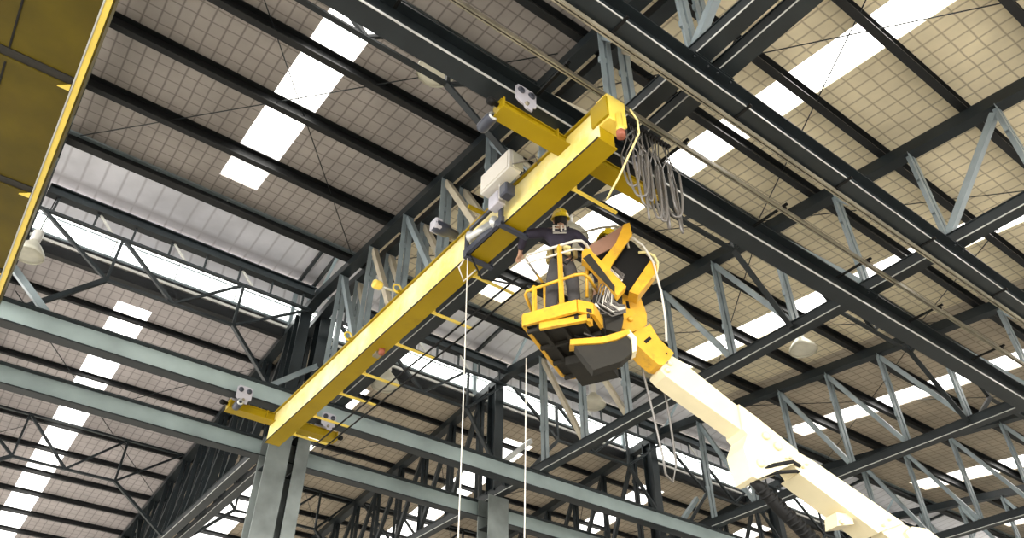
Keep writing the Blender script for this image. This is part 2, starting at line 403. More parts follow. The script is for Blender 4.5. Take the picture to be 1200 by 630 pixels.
# raised ridge monitor: roof, fascia, glazing
def quad_box(name, pts, t, m):
    b = MB(); vs = [V(p) for p in pts]+[V(p)+V((0, 0, t)) for p in pts]
    b.add(vs, [(0, 3, 2, 1), (4, 5, 6, 7), (0, 1, 5, 4), (1, 2, 6, 5), (2, 3, 7, 6), (3, 0, 4, 7)], m); return struct(b.build(name))
ZM0, ZM1 = 14.75, 14.95
quad_box('ceiling', [(X0, 12.9, ZM0), (X1, 12.9, ZM0), (X1, YR, ZM1), (X0, YR, ZM1)], .05, M['roofM'])
quad_box('ceiling', [(X0, YR, ZM1), (X1, YR, ZM1), (X1, 17.6, ZM0), (X0, 17.6, ZM0)], .05, M['roofM'])
for y, nm in ((13.46, 'near'), (17.06, 'far')):
    b = MB(); b.box(((X0+X1)/2, y, 14.36), (X1-X0, .03, .80), M['roofM']); struct(b.build('wall_%s_monitor' % nm))
    wn += 1; b = MB(); b.box(((X0+X1)/2, y, 13.61), (X1-X0, .01, .70), M['pane']); struct(b.build('window_%d' % wn))
    b = MB(); b.box(((X0+X1)/2, y-.02, 13.96), (X1-X0, .06, .04), M['strut'])
    b.box(((X0+X1)/2, y-.02, 13.80), (X1-X0, .03, .025), M['strut']); b.box(((X0+X1)/2, y-.02, 13.29), (X1-X0, .12, .05), M['strut'])
    n = int((X1-X0)/1.5)
    for k in range(n+1): b.box((X0+1.5*k+.3, y-.02, 13.61), (.025, .03, .70), M['galv'])
    struct(b.build('trim_%d' % (1 if nm == 'near' else 2)))
# light flashing ledge and dark gutter under the far glazing
b = MB(); b.box(((X0+X1)/2, 16.97, 13.10), (X1-X0, .10, .07), M['grey']); b.box(((X0+X1)/2, 17.02, 13.20), (X1-X0, .04, .10), M['purlin']); b.box(((X0+X1)/2, 17.0, 12.90), (X1-X0, .16, .26), M['purlin']); struct(b.build('trim_3'))
for x in TX[1:]:
    b = MB()
    for y in (13.52, 17.0): b.bar((x, y, 12.95), (x, y, 14.7), .1, .1, M['strut'])
    b.bar((x, 13.5, 14.65), (x, 15.2, 14.86), .08, .1, M['steel']); b.bar((x, 15.2, 14.86), (x, 17.0, 14.65), .08, .1, M['steel'])
    b.bar((x, 15.2, 13.1), (x, 13.6, 14.6), .06, .06, M['strut']); b.bar((x, 15.2, 13.1), (x, 16.9, 14.6), .06, .06, M['strut'])
    o = b.build('monitor_frame', loc=(x, YR, 13.0))
    tag(o, 'teal steel frame holding up the ridge monitor, ' + {5.31: 'over the crane truss', 5.72: 'just past the crane truss', 11.17: 'over the column left of the lift', 17.2: 'over the column behind the boom', 23.2: 'one bay beyond the boom', 29.2: 'two bays beyond the boom', 35.2: 'farthest away'}[x], 'frame', 'ridge monitor frames')

# floor and closing walls (the near and left sides stay open to the yard)
b = MB(); b.box((10, 10, -.1), (160, 160, .2), M['conc']); struct(b.build('floor'))
b = MB(); b.box((X1+.1, (Y0+Y1)/2, 6), (.2, Y1-Y0+1, 12), M['wall']); struct(b.build('wall_right'))
b = MB(); b.box(((X0+X1)/2, Y1+.5, 5.5), (X1-X0, .2, 11), M['wall']); struct(b.build('wall_far'))

# roof bracing rods
def rod(p, q, label):
    b = MB(); b.tube([p, q], .011, M['steel'], 6); tag(b.build('brace_rod', loc=(V(p)+V(q))/2), label, 'brace rod', 'thin roof brace rods')
def on(x, y): return (x, y, zr(y)-.12)
for bi, (xa, xb) in enumerate(((-.7, 5.2), (5.8, 11.1), (11.2, 17.1), (17.3, 23.1))):
    nm = ['left bay before the crane', 'bay right of the crane', 'bay behind the boom', 'bay beyond the boom'][bi]
    sets = ((13.3, 5.8), ) if bi == 0 else ((13.3, 6.5), (6.5, -1.2))
    for k, (ya, yb) in enumerate(sets):
        w = '' if len(sets) == 1 else (' near the ridge' if k == 0 else ' low on the slope')
        rod(on(xa, ya), on(xb, yb), f'thin rod under near slope{w}, {nm}, first diagonal')
        rod(on(xa, yb), on(xb, ya), f'thin rod under near slope{w}, {nm}, other diagonal')
    rod(on(xa, 19), on(xb, 27), f'thin rod under far slope, {nm}, first diagonal')
    rod(on(xa, 27), on(xb, 19), f'thin rod under far slope, {nm}, other diagonal')

# ------------------------------------------------------------------ overhead crane bridge
CX = 4.56
CR = thing('overhead_crane', (CX, 9.2, 8.45), 'bright yellow overhead crane bridge slung under two runway beams', 'crane')
b = MB(); ya, yb = 4.30, 14.02
b.sweep((CX, ya, 8.74), (CX, yb, 8.74), [(-.15, -.29), (.15, -.29), (.15, -.268), (.115, -.268), (.115, .262), (.15, .262), (.15, .29), (-.15, .29), (-.15, .262), (-.115, .262), (-.115, -.268), (-.15, -.268)], M['yellow'])
b.box((CX-.118, (ya+yb)/2, 8.74), (.006, yb-ya, .50), M['litweb']); b.box((CX-.151, (ya+yb)/2, 8.461), (.006, yb-ya, .026), M['shadeline'])  # pale sheet paints the web's glare, black strip its shadow line
b.build('bridge_girder', CR)
def carriage(y, x0, x1, trolleys):
    b = MB(); z0, z1 = 8.80, 8.99
    for a, c in ((x0, CX-.12), (CX+.12, x1)):
        b.sweep((a, y, (z0+z1)/2), (c, y, (z0+z1)/2), [(-.12, -.095), (.12, -.095), (.12, -.078), (.045, -.078), (.045, .080), (.07, .080), (.07, .095), (-.07, .095), (-.07, .080), (-.045, .080), (-.045, -.078), (-.12, -.078)], M['yellow'])
    for xx in (x0+.02, CX-.3, CX+.3, x1-.02): b.box((xx, y, (z0+z1)/2), (.02, .22, .18), M['yellow'])
    e = b.build('end_carriage', CR)
    for xx in trolleys:
        for sy in (-1, 1):
            b = MB(); yy = y+sy*.16
            b.prism([(-.15, 0), (-.08, -.05), (-.03, -.05), (0, -.1), (.09, -.1), (.1, -.02), (.15, .0), (.15, .22), (.1, .26), (-.12, .26), (-.15, .22)], (xx, yy, 9.03), (1, 0, 0), (0, 0, 1), (0, 1, 0), -.012, .012, M['lilac'])
            b.lathe([(0, -.03), (.05, -.03), (.05, .03), (0, .03)], M['motor'], (xx-.08, yy, 9.2), 12, (0, 1, 0)); b.lathe([(0, -.03), (.05, -.03), (.05, .03), (0, .03)], M['motor'], (xx+.08, yy, 9.2), 12, (0, 1, 0))
            b.lathe([(0, -.02), (.028, -.02), (.028, .03), (0, .03)], M['rail'], (xx, yy+sy*.02, 9.0), 10, (0, 1, 0))
            b.build('trolley_plate', CR)
    for xx, sg in ((x0, -1), (x1, 1)):
        b = MB(); b.lathe([(0, 0), (.03, 0), (.03, .06), (.05, .06), (.05, .13), (.03, .15), (0, .15)], M['black'], (xx, y, (z0+z1)/2+.03), 12, (sg, 0, 0)); b.build('buffer', CR)
    return e
carriage(4.93, 3.42, 6.0, (3.72, 5.65))
carriage(13.86, 3.50, 5.78, (3.72, 5.50))
# drive motors on the carriages
for (x, y) in ((3.42, 5.16), (3.62, 13.60)):
    b = MB(); b.lathe([(0, -.14), (.06, -.14), (.075, -.1), (.075, .1), (.05, .13), (0, .14)], M['motor'], (x, y, 8.82), 14, (0, 1, 0)); b.lathe([(.03, -.15), (.062, -.15), (.062, -.12), (.03, -.12)], M['galv'], (x, y, 8.82), 14, (0, 1, 0)); b.box((x+.02, y, 8.91), (.1, .1, .06), M['motor'], bev=.01); b.build('drive_motor', CR)
# near end box, red buffer
b = MB(); b.box((CX+.03, 4.22, 8.90), (.30, .20, .44), M['yellowb'], bev=.012); b.box((CX-.14, 4.25, 8.86), (.03, .28, .34), M['yellow']); b.build('end_box', CR)
b = MB(); b.lathe([(0, 0), (.05, 0), (.05, .07), (.04, .08), (.04, .32), (0, .32)], M['yellowb'], (CX+.02, 4.10, 8.48), 14); b.lathe([(0, 0), (.055, 0), (.055, .09), (0, .09)], M['red'], (CX+.02, 4.10, 8.40), 14); b.build('end_stop', CR)
b = MB(); b.lathe([(0, 0), (.05, 0), (.05, .09), (0, .09)], M['red'], (CX+.05, 9.75, 8.36), 14); b.box((CX+.05, 9.9, 8.43), (.1, .14, .05), M['rail']); b.build('travel_stop', CR)
# pipe along the top of the girder
b = MB(); b.tube([(CX-.10, 4.75, 9.07), (CX-.10, 6.5, 9.07)], .032, M['rail'], 10)
for yy in (4.9, 6.3): b.tube([(CX-.10, yy-.04, 9.07), (CX-.10, yy+.04, 9.07)], .048, M['black'], 10)
b.build('cable_pipe', CR)
# control cabinet with a fan of wires
b = MB(); b.box((CX-.34, 5.98, 9.10), (.20, .66, .34), M['grey'], bev=.012); b.box((CX-.445, 5.98, 9.10), (.012, .60, .29), M['white']); b.box((CX-.3, 5.64, 9.1), (.16, .012, .28), M['lamp'])
cab = b.build('control_cabinet', CR)
b = MB()
for k in range(7):
    a = random.uniform(-.05, .05)
    b.tube([(CX-.34+a, 5.65, 9.05+a), (CX-.28+a, 5.52, 9.0+.5*a), (CX-.2, 5.42+.4*a, 9.08+a), (CX-.12+.3*a, 5.45, 9.02+a), (CX-.1, 5.3, 9.06)], .008, M['cable'], 6)
b.build('wiring', cab)
for y in (4.95, 6.6):
    b = MB(); b.box((CX-.28, y+.0, 8.95), (.3, .04, .05), M['yellow']); b.build('cabinet_bracket', CR)
# outrigger arms with twin conductor rails
for y in (5.13, 7.31, 8.42, 9.5, 10.62, 11.46, 12.5, 13.4):
    b = MB(); b.bar((CX+.14, y, 8.47), (CX+.90, y, 8.47), .035, .035, M['yellowb']); b.box((CX+.17, y, 8.50), (.06, .08, .06), M['yellowb']); b.build('outrigger_arm', CR)
for dx in (.66, .86):
    b = MB(); b.tube([(CX+dx, 6.9, 8.43), (CX+dx, 13.6, 8.43)], .017, M['black'], 8); b.build('conductor_rail', CR)
# lifting eyes on the girder's top edge
for y in (8.95, 10.62):
    b = MB(); b.tube([(CX-.2+.07*math.cos(a), y, 9.08+.07*math.sin(a)) for a in [2*math.pi*k/14 for k in range(14)]], .016, M['yellowb'], 8, True); b.box((CX-.15, y, 9.02), (.1, .08, .03), M['yellow']); b.build('lifting_eye', CR)
b = MB(); b.tube([(CX-.18, 9.0, 9.05), (CX-.46, 9.02, 9.05)], .022, M['galv'], 8); b.lathe([(0, 0), (.06, 0), (.075, .03), (.075, .12), (.06, .15), (0, .15)], M['yellowb'], (CX-.44, 9.02, 9.05), 12, (-1, 0, 0)); b.build('warning_beacon', CR)

# hoist trolley riding the girder
HT = thing('hoist_trolley', (CX, 6.6, 8.4), 'grey and black hoist trolley clamped around the yellow crane bridge', 'hoist')
b = MB()
for y in (6.15, 6.95):
    b.box((CX-.2, y, 8.60), (.04, .07, .42), M['motor']); b.box((CX+.2, y, 8.60), (.04, .07, .42), M['motor']); b.box((CX, y, 8.40), (.46, .07, .04), M['motor'])
b.box((CX-.20, 6.55, 8.48), (.05, .9, .10), M['motor']); b.box((CX-.21, 6.5, 8.83), (.04, .72, .05), M['motor'])
b.build('frame', HT)
b = MB(); b.box((CX-.27, 6.15, 8.78), (.14, .22, .22), M['lilac'], bev=.015); b.build('gear_case', HT)
b = MB(); b.box((CX-.30, 5.88, 8.74), (.16, .16, .2), M['motor'], bev=.02); b.box((CX-.33, 5.98, 8.80), (.05, .02, .26), M['grey']); b.build('limit_box', HT)
b = MB(); b.lathe([(0, -.19), (.085, -.19), (.10, -.15), (.10, .05), (.07, .08), (.07, .2), (0, .2)], M['motor'], (CX-.42, 7.22, 8.96), 16, (1, 0, 0)); b.box((CX-.56, 7.22, 8.97), (.12, .18, .18), M['lilac'], bev=.02); b.build('motor', HT)
b = MB(); b.lathe([(0, -.3), (.09, -.3), (.09, -.27), (.06, -.26), (.06, .26), (.09, .27), (.09, .3), (0, .3)], M['galv'], (CX-.21, 6.55, 8.60), 14, (0, 1, .25)); b.build('rope_drum', HT)
b = MB(); b.tube([(CX-.2, 6.9, 8.45), (CX+.1, 7.0, 8.2), (CX+.4, 6.7, 8.05), (CX+.7, 6.3, 7.95)], .014, M['black'], 8); b.tube([(CX-.16, 6.95, 8.5), (CX-.22, 7.1, 8.3), (CX-.1, 7.15, 8.15), (CX, 7.0, 8.3)], .012, M['white'], 8); b.build('cable', HT)

# ------------------------------------------------------------------ big yellow box girder at upper left
BG = thing('box_girder_crane', (-1.7, 7.5, 8.5), 'dull olive yellow box girder crane overhead at upper left corner', 'crane')
b = MB(); xr, xl = -.66, -2.6; y0, y1 = 4.2, 14.3; z = 8.52
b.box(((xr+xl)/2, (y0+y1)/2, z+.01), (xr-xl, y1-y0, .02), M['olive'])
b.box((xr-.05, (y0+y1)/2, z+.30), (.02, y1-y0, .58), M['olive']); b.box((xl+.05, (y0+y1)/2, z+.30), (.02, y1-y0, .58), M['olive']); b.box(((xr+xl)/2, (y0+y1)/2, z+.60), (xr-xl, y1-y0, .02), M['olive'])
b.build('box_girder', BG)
for x0_ in (-1.32,):
    b = MB(); b.box((x0_, (y0+y1)/2, z-.004), (.02, y1-y0, .012), M['black']); b.build('long_seam', BG)
for yy in (5.2, 7.26, 9.36, 11.4):
    b = MB(); b.box(((xr+xl)/2, yy, z-.012), (xr-xl-.02, .07, .028), M['olive']); b.box(((xr+xl)/2, yy-.09, z-.006), (xr-xl-.02, .13, .014), M['under']); b.build('cross_seam', BG)
    b = MB(); b.add([(xr-.02, yy-.06, z-.02), (xr-.02, yy+.03, z-.02), (xr-.14, yy+.03, z-.02), (xr-.02, yy-.06, z-.045), (xr-.02, yy+.03, z-.045), (xr-.14, yy+.03, z-.045)], [(0, 1, 2), (5, 4, 3), (0, 3, 4, 1), (1, 4, 5, 2), (2, 5, 3, 0)], M['yellowb']); b.build('gusset', BG)
b = MB(); b.bar((xr+.035, y0, z+.0), (xr+.035, y1, z+.0), .06, .05, M['yellowb']); b.bar((xr-.005, y0, z-.02), (xr-.005, y1, z-.02), .016, .03, M['galv']); b.build('edge_flange', BG)
b = MB(); b.bar((xr+.075, y0, z+.16), (xr+.075, y1, z+.16), .02, .34, M['olive']); b.build('side_plate', BG)
for yy in (4.95, 13.92):
    b = MB(); b.box(((xr+xl)/2, yy, 8.99), (1.0, .16, .32), M['olive']); b.box(((xr+xl)/2, yy-.17, 9.1), (.3, .03, .3), M['lilac']); b.box(((xr+xl)/2, yy+.17, 9.1), (.3, .03, .3), M['lilac']); b.build('end_carriage', BG)

# ------------------------------------------------------------------ conductor rails along the near runways, with clips
def track(y, z, x0, x1, label):
    b = MB(); b.sweep((x0, y, z), (x1, y, z), [(-.028, -.03), (-.008, -.03), (-.008, -.022), (-.02, -.022), (-.02, .03), (.02, .03), (.02, -.022), (.008, -.022), (.008, -.03), (.028, -.03), (.028, .038), (-.028, .038)], M['rail'])
    T = thing('cable_track', ((x0+x1)/2, y, z), label, 'cable track', 'cable tracks beside the runway beams'); b.build('channel', T)
    xx = x0+.8
    while xx < x1:
        b = MB(); b.box((xx, y, z+.045), (.07, .09, .03), M['black']); b.box((xx, y+(.22 if y > 4.2 else -.12), z+(.075 if y > 4.2 else .09)), (.04, .62 if y > 4.2 else .3, .025), M['black']); b.build('clip', T); xx += 2.05
track(4.30, 9.34, -3, 34, 'slender metal cable track running beside the near runway beam')
track(3.49, 9.06, -3, 34, 'slender dark cable track running beside the upper right runway beam')

# festoon cable loops bunched under the track right of the crane
for k in range(14):
    x = 4.98+.058*k; y = 4.36+random.uniform(-.06, .06); dep = random.uniform(.65, 1.05)-.02*abs(k-6); hw = random.uniform(.05, .11)
    pts = []
    ang = random.uniform(-.5, .5)
    for i in range(21):
        t = i/20*2-1
        pts.append((x+hw*t*math.cos(ang)*(1+.5*(1-t*t)), y+hw*t*math.sin(ang)*2.2*(1+.5*(1-t*t)), 8.60-dep*(1-abs(t)**2.4)))
    b = MB(); b.tube(pts, .015, M['cable'], 7); b.tube([pts[0], (x, y, 8.9), (x, 4.36, 9.20)], .008, M['cable'], 6); b.tube([pts[-1], (x+.01, y, 8.9)], .008, M['cable'], 6)
    b.lathe([(0, -.03), (.03, -.03), (.03, .03), (0, .03)], M['black'], (x, 4.36, 9.22), 8, (0, 1, 0))
    o = b.build('festoon_cable', loc=(x, y, 9.0))
    tag(o, 'looped grey festoon cable hanging in the bunch right of the crane end', 'cable', 'festoon cables bunched beside the crane')

# ropes and drop lines
def rope(pts, r, m, label, nm='rope'):
    b = MB(); b.tube(pts, r, m, 7); tag(b.build(nm, loc=pts[0]), label, 'rope' if nm == 'rope' else 'cable')
def sub(p, q, n, sag=0):
    p, q = V(p), V(q); return [p.lerp(q, k/n)+V((sag*math.sin(math.pi*k/n), 0, 0)) for k in range(n+1)]
rope(sub((4.38, 6.95, 8.44), (4.62, 7.25, 0.03), 12, .04), .008, M['white'], 'white rope hanging down from the hoist trolley')
rope(sub((5.22, 6.75, 7.0), (5.0, 6.75, 0.03), 10, .03), .008, M['white'], 'white rope hanging below the lift platform, left of the boom')
rope(sub((6.05, 5.72, 7.75), (6.45, 5.75, 5.6), 8, .02)+sub((6.47, 5.76, 5.4), (6.62, 5.8, 5.36), 3)+sub((6.72, 5.8, 5.6), (6.55, 5.75, 7.2), 8, .04), .014, M['cable'], 'grey cable drooping in a long loop beside the boom tip', 'hanging_cable')
rope([(4.74, 4.05, 8.95), (4.82, 4.03, 8.8), (4.84, 4.05, 8.6), (4.80, 4.2, 8.35), (4.78, 4.4, 8.1), (4.76, 4.6, 7.9)], .013, M['strap'], 'pale yellow strap dangling from the near end of the crane bridge', 'lifting_strap')

# ------------------------------------------------------------------ lamps
def lamp(p, rad, label, tilt=None):
    x, y, z = p
    T = thing('high_bay_lamp', (x, y, z), label, 'lamp', 'hanging high bay lamps')
    b = MB(); b.lathe([(rad, 0), (rad*1.02, .02), (rad*.92, .10), (rad*.6, .24), (rad*.36, .32), (rad*.3, .36), (0, .37)], M['lamp'], p, 28); b.lathe([(rad*.98, .005), (rad*.9, .09), (rad*.58, .225), (rad*.3, .3), (0, .3)], M['lamp'], p, 28); b.build('shade', T)
    b = MB(); b.lathe([(0, .0), (rad*.6, .005), (rad*.95, .02), (rad*.95, .03), (0, .03)], M['lens'], p, 28); b.build('lens', T)
    b = MB(); b.lathe([(0, .36), (.085, .36), (.1, .39), (.1, .60), (.08, .63), (0, .63)], M['grey'], p, 16); b.build('ballast_housing', T)
    top = zt(y)
    if 15 < y < 16: top = 13.0
    b = MB(); b.tube([(x, y, z+.62), (x, y, top)], .012, M['black'], 6); b.tube([(x+.05*math.cos(a), y, z+.66+.05*math.sin(a)) for a in [2*math.pi*k/12 for k in range(12)]], .008, M['galv'], 6, True); b.build('suspension', T)
lamp((-.655, 15.2, 11.42), .30, 'round white high bay lamp hanging at left edge beside the yellow box girder')
lamp((6.52, 13.40, 10.15), .30, 'round white high bay lamp hanging just right of the crane bridge far end')
lamp((7.45, 8.30, 11.27), .38, 'round white high bay lamp hanging behind the standing worker')
lamp((14.6, 8.3, 11.55), .32, 'round white high bay lamp hanging beyond the truss, above the boom')
lamp((3.5, 6.75, 11.55), .3, 'round white high bay lamp hanging at top of view, left of the near runway')
lamp((-.05, 6.75, 11.3), .3, 'round white high bay lamp hanging at top edge beside the box girder')
lamp((12.6, 13.4, 11.7), .32, 'round white high bay lamp hanging low beyond the second column')

# ------------------------------------------------------------------ boom lift
BL = thing('boom_lift', (13.2, 3.2, 0), 'cream and orange boom lift holding up the work platform', 'boom lift')
O = V((6.43, 5.46, 0)); sd = V((.9725, -.2328, 0)); nn = V((-.2328, -.9725, 0)); ez = V((0, 0, 1))
def bp(s, z, d=0): return O+sd*s+ez*z+nn*d
def plate(poly, d0, d1, m, name, holes=(), bolts=(), parent=BL, hm=None):
    b = MB(); b.prism(poly, O, sd, ez, nn, d0, d1, m)
    for (a, c, w, h, ang) in holes:
        ca, sa = math.cos(ang), math.sin(ang)
        b.prism([(a+ca*i*w-sa*j*h, c+sa*i*w+ca*j*h) for i, j in ((-1, -1), (1, -1), (1, 1), (-1, 1))], O, sd, ez, nn, d1, d1+.004, M['black'])
    for (a, c, r) in bolts:
        b.lathe([(0, 0), (r, 0), (r, .03), (r*.75, .045), (0, .045)], hm or m, bp(a, c, d1), 14, tuple(nn))
    return b.build(name, parent)
plate([(-.583, 7.63), (-.458, 7.751), (-.351, 7.797), (-.278, 7.653), (-.218, 7.412), (-.238, 7.247), (-.337, 7.142), (-.505, 7.058), (-.657, 7.106), (-.664, 7.285)], -.22, .0, M['orange'], 'jib_bracket', ((-.49, 7.48, .022, .055, .1),), ((-.49, 7.25, .035),))
plate([(-.47, 7.042), (-.376, 7.118), (-.255, 7.203), (-.212, 7.254), (-.101, 7.051), (.09, 6.89), (.024, 6.793), (-.091, 6.666), (-.165, 6.66), (-.309, 6.759), (-.462, 6.893)], -.20, .03, M['orange'], 'jib_head', ((-.275, 6.985, .065, .022, .8), (-.02, 6.85, .012, .012, .3)))
plate([(-.36, 7.78), (-.28, 7.66), (-.2, 7.42), (-.22, 7.2), (-.12, 7.05), (-.06, 7.1), (-.16, 7.45), (-.25, 7.7)], -.30, -.2, M['orange'], 'jib_side_plate')
plate([(-.091, 6.666), (.06, 6.86), (.225, 6.806), (.902, 6.38), (1.0, 6.33), (1.0, 5.985), (.971, 5.999), (.163, 6.415), (-.06, 6.541), (-.12, 6.6)], -.26, .0, M['cream'], 'upper_boom', (), ((.02, 6.73, .035), (-.03, 6.62, .035)))
plate([(.95, 6.36), (1.177, 6.238), (1.72, 5.89), (1.74, 5.80), (1.70, 5.73), (1.62, 5.70), (1.005, 5.394), (.938, 5.414), (.897, 5.662), (.884, 5.769), (.987, 5.957), (.93, 6.02)], -.30, .03, M['cream'], 'knuckle_plate', (), ((1.258, 5.989, .05), (1.41, 5.882, .055), (1.091, 5.601, .05), (1.5, 5.74, .015), (1.56, 5.76, .015)))
plate([(1.60, 5.955), (1.986, 5.811), (3.192, 5.223), (2.714, 5.035), (1.695, 5.613), (1.62, 5.72)], -.28, -.01, M['cream'], 'lower_boom', (), ((1.84, 5.74, .015), (1.77, 5.69, .015), (2.95, 5.22, .016), (2.82, 5.13, .016)))
b = MB(); b.prism([(1.695, 5.613), (2.714, 5.035), (2.68, 5.01), (1.66, 5.585)], O, sd, ez, nn, -.32, .02, M['cream']); b.build('lower_flange', BL)
plate([(2.70, 5.20), (3.14, 5.26), (3.56, 5.12), (5.2, 4.42), (5.0, 4.05), (3.38, 4.78), (2.85, 5.04)], -.24, -.05, M['cream'], 'telescope_section')
plate([(3.3, 5.19), (3.55, 5.20), (3.72, 5.10), (3.6, 4.85), (3.25, 4.93), (3.16, 5.1)], -.28, .0, M['cream'], 'telescope_collar', (), ((3.4, 5.0, .04),))
plate([(2.17, 5.21), (2.13, 5.04), (2.40, 5.10), (2.40, 5.22)], -.26, -.05, M['cream'], 'cylinder_lug', (), ((2.2, 5.09, .03),))
b = MB(); b.tube([bp(1.0, 5.46, -.1), bp(1.14, 5.36, -.1), bp(1.24, 5.25, -.1), bp(1.36, 5.13, -.1), bp(1.6, 4.97, -.12), bp(1.77, 4.81, -.12), bp(2.1, 4.6, -.12), bp(2.8, 4.3, -.12)], [.05, .07, .075, .075, .08, .08, .08, .07], M['black'], 10)
for k in range(12):
    a = bp(1.15+.055*k, 5.34-.046*k, -.1); b.tube([a+V((-.01, 0, .008)), a+V((.01, 0, -.008))], .088, M['black'], 10)
b.tube([bp(.98, 5.48, -.02), bp(1.3, 5.62, .03), bp(1.6, 5.72, .03), bp(1.72, 5.70, 0)], .025, M['black'], 8); b.tube([bp(1.0, 5.43, -.06), bp(1.35, 5.55, .0), bp(1.66, 5.62, .0), bp(1.75, 5.62, -.05)], .022, M['black'], 8)
b.build('hose_bundle', BL)
b = MB(); b.lathe([(0, 0), (.06, 0), (.06, .05), (.075, .06), (.075, .12), (.06, .13), (.06, .6), (0, .6)], M['cream'], bp(1.72, 4.86, -.12), 14, tuple((bp(2.4, 4.4, 0)-bp(1.72, 4.86, 0)).normalized())); b.build('lift_cylinder', BL)
# lower riser and chassis (below the frame)
b = MB(); b.bar(bp(5.0, 4.3, -.15), (13.6, 3.0, 1.9), .26, .34, M['cream']); b.build('riser', BL)
b = MB(); b.box((13.2, 3.2, 1.45), (2.4, 1.5, .9), M['cream'], bev=.08); b.box((13.2, 3.2, .92), (1.2, 1.2, .2), M['under']); b.build('turntable', BL)
b = MB(); b.box((13.2, 3.2, .6), (3.0, 1.7, .45), M['orange'], bev=.06); b.build('chassis', BL)
for sx in (-1.1, 1.1):
    for sy in (-.95, .95):
        b = MB(); b.lathe([(0, -.16), (.25, -.16), (.42, -.13), (.45, -.08), (.45, .08), (.42, .13), (.25, .16), (0, .16)], M['black'], (13.2+sx, 3.2+sy, .45), 24, (0, 1, 0)); b.lathe([(0, -.17), (.2, -.17), (.2, .17), (0, .17)], M['cream'], (13.2+sx, 3.2+sy, .45), 16, (0, 1, 0)); b.build('wheel', BL)
# platform
E1 = V((.883, .469, 0)); E2 = V((.469, -.883, 0)); L0 = V((4.72, 6.18, 0)); AZ = math.atan2(.469, .883)
def pf(a, c, z): return L0+E1*a+E2*c+V((0, 0, z))     # a along the long side, c towards the camera
WA, WC = 1.38, .86; ZF = 6.98
b = MB()
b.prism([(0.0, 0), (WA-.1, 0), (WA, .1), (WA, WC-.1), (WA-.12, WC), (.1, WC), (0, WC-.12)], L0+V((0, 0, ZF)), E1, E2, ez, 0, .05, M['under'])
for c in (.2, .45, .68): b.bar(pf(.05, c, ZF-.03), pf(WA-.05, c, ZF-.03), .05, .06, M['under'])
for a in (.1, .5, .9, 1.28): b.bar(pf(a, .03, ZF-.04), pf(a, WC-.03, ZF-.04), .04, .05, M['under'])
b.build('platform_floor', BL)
ring = [(0, .02), (WA-.12, 0), (WA, .1), (WA, WC-.12), (WA-.14, WC), (.14, WC), (0, WC-.14)]
b = MB()
for k in range(len(ring)):
    p, q = ring[k], ring[(k+1) % len(ring)]
    b.bar(pf(p[0], p[1], ZF+.07), pf(q[0], q[1], ZF+.07), .045, .17, M['orange'])
b.build('toe_board', BL)
b = MB(); b.bar(pf(.03, .22, ZF-.06), pf(.10, .80, ZF-.06), .05, .09, M['orange']); b.bar(pf(.10, .80, ZF-.06), pf(.22, .80, ZF-.06), .05, .09, M['orange']); b.build('under_bar', BL)
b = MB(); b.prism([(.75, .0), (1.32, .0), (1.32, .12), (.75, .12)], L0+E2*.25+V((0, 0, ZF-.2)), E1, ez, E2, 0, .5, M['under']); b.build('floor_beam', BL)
def railpart(pts, r, m, nm): b = MB(); b.tube(pts, r, m, 8); return b.build(nm, BL)
ZT = ZF+1.10
def rnd(z, ins=0, a1=WA): return [pf(.42, .02+ins, z), pf(.08, .02+ins, z), pf(.02, .08, z), pf(.02, WC-.12, z), pf(.05, WC-.05, z), pf(.14, WC-.02, z), pf(.60, WC-.02, z-.02), pf(.64, WC-.02, z-.1)]
railpart(rnd(ZT), .019, M['white'], 'top_rail')
railpart([pf(.02, .06, ZT-.13), pf(.02, WC-.14, ZT-.13), pf(.08, WC-.04, ZT-.13)], .014, M['white'], 'mid_rail')
railpart([pf(.6, WC-.02, ZF+.56), pf(.14, WC-.02, ZF+.56), pf(.05, WC-.05, ZF+.56), pf(.02, WC-.14, ZF+.56), pf(.02, .06, ZF+.52), pf(.06, .02, ZF+.5), pf(.3, .02, ZF+.36)], .022, M['orange'], 'knee_rail')
railpart([pf(WA-.05, .02, ZT), pf(.42, .02, ZT)], .018, M['orange'], 'back_rail')
for a, c, z1 in ((.02, .52, ZT), (.02, .16, ZF+.56), (.62, WC-.02, ZT), (WA-.05, .04, ZT), (.7, .03, ZT)):
    b = MB(); b.bar(pf(a, c, ZF+.03), pf(a, c, z1), .045, .045, M['orange'], up=(1, 0, 0)); b.build('rail_post', BL)
# console, straps and mast of the platform
UU, NV, P0 = V((.803, -.596, 0)), V((-.596, -.803, 0)), V((5.62, 5.51, 0))
def cn(u, z, d=0): return P0+UU*u+NV*d+V((0, 0, z))
def cplate(poly, d0, d1, m, name, parent=BL):
    b = MB(); b.prism(poly, P0, UU, ez, NV, d0, d1, m); return b.build(name, parent)
con = cplate([(-.25, 8.0), (-.235, 8.18), (.17, 8.48), (.26, 8.56), (.27, 8.38), (.25, 8.32)], -.30, .02, M['black'], 'console_body')
cplate([(-.256, 7.991), (-.243, 8.223), (.162, 8.523), (.272, 8.615), (.293, 8.463), (.257, 8.313)], .02, .04, M['brown'], 'console_lid')
cplate([(-.117, 7.767), (-.119, 7.907), (.10, 8.224), (.235, 8.554), (.315, 8.585), (.33, 8.373), (.021, 7.865), (-.09, 7.455), (-.125, 7.455)], .05, .09, M['orange'], 'gusset_strap')
cplate([(.285, 8.373), (.34, 8.358), (.60, 7.975), (.551, 7.825), (.298, 7.456), (.069, 7.658), (-.026, 7.823)], -.12, -.02, M['black'], 'mast_plate')
cplate([(.537, 7.995), (.604, 7.91), (.604, 7.82), (.325, 7.43), (.215, 7.483)], -.16, .03, M['orange'], 'mast_edge')
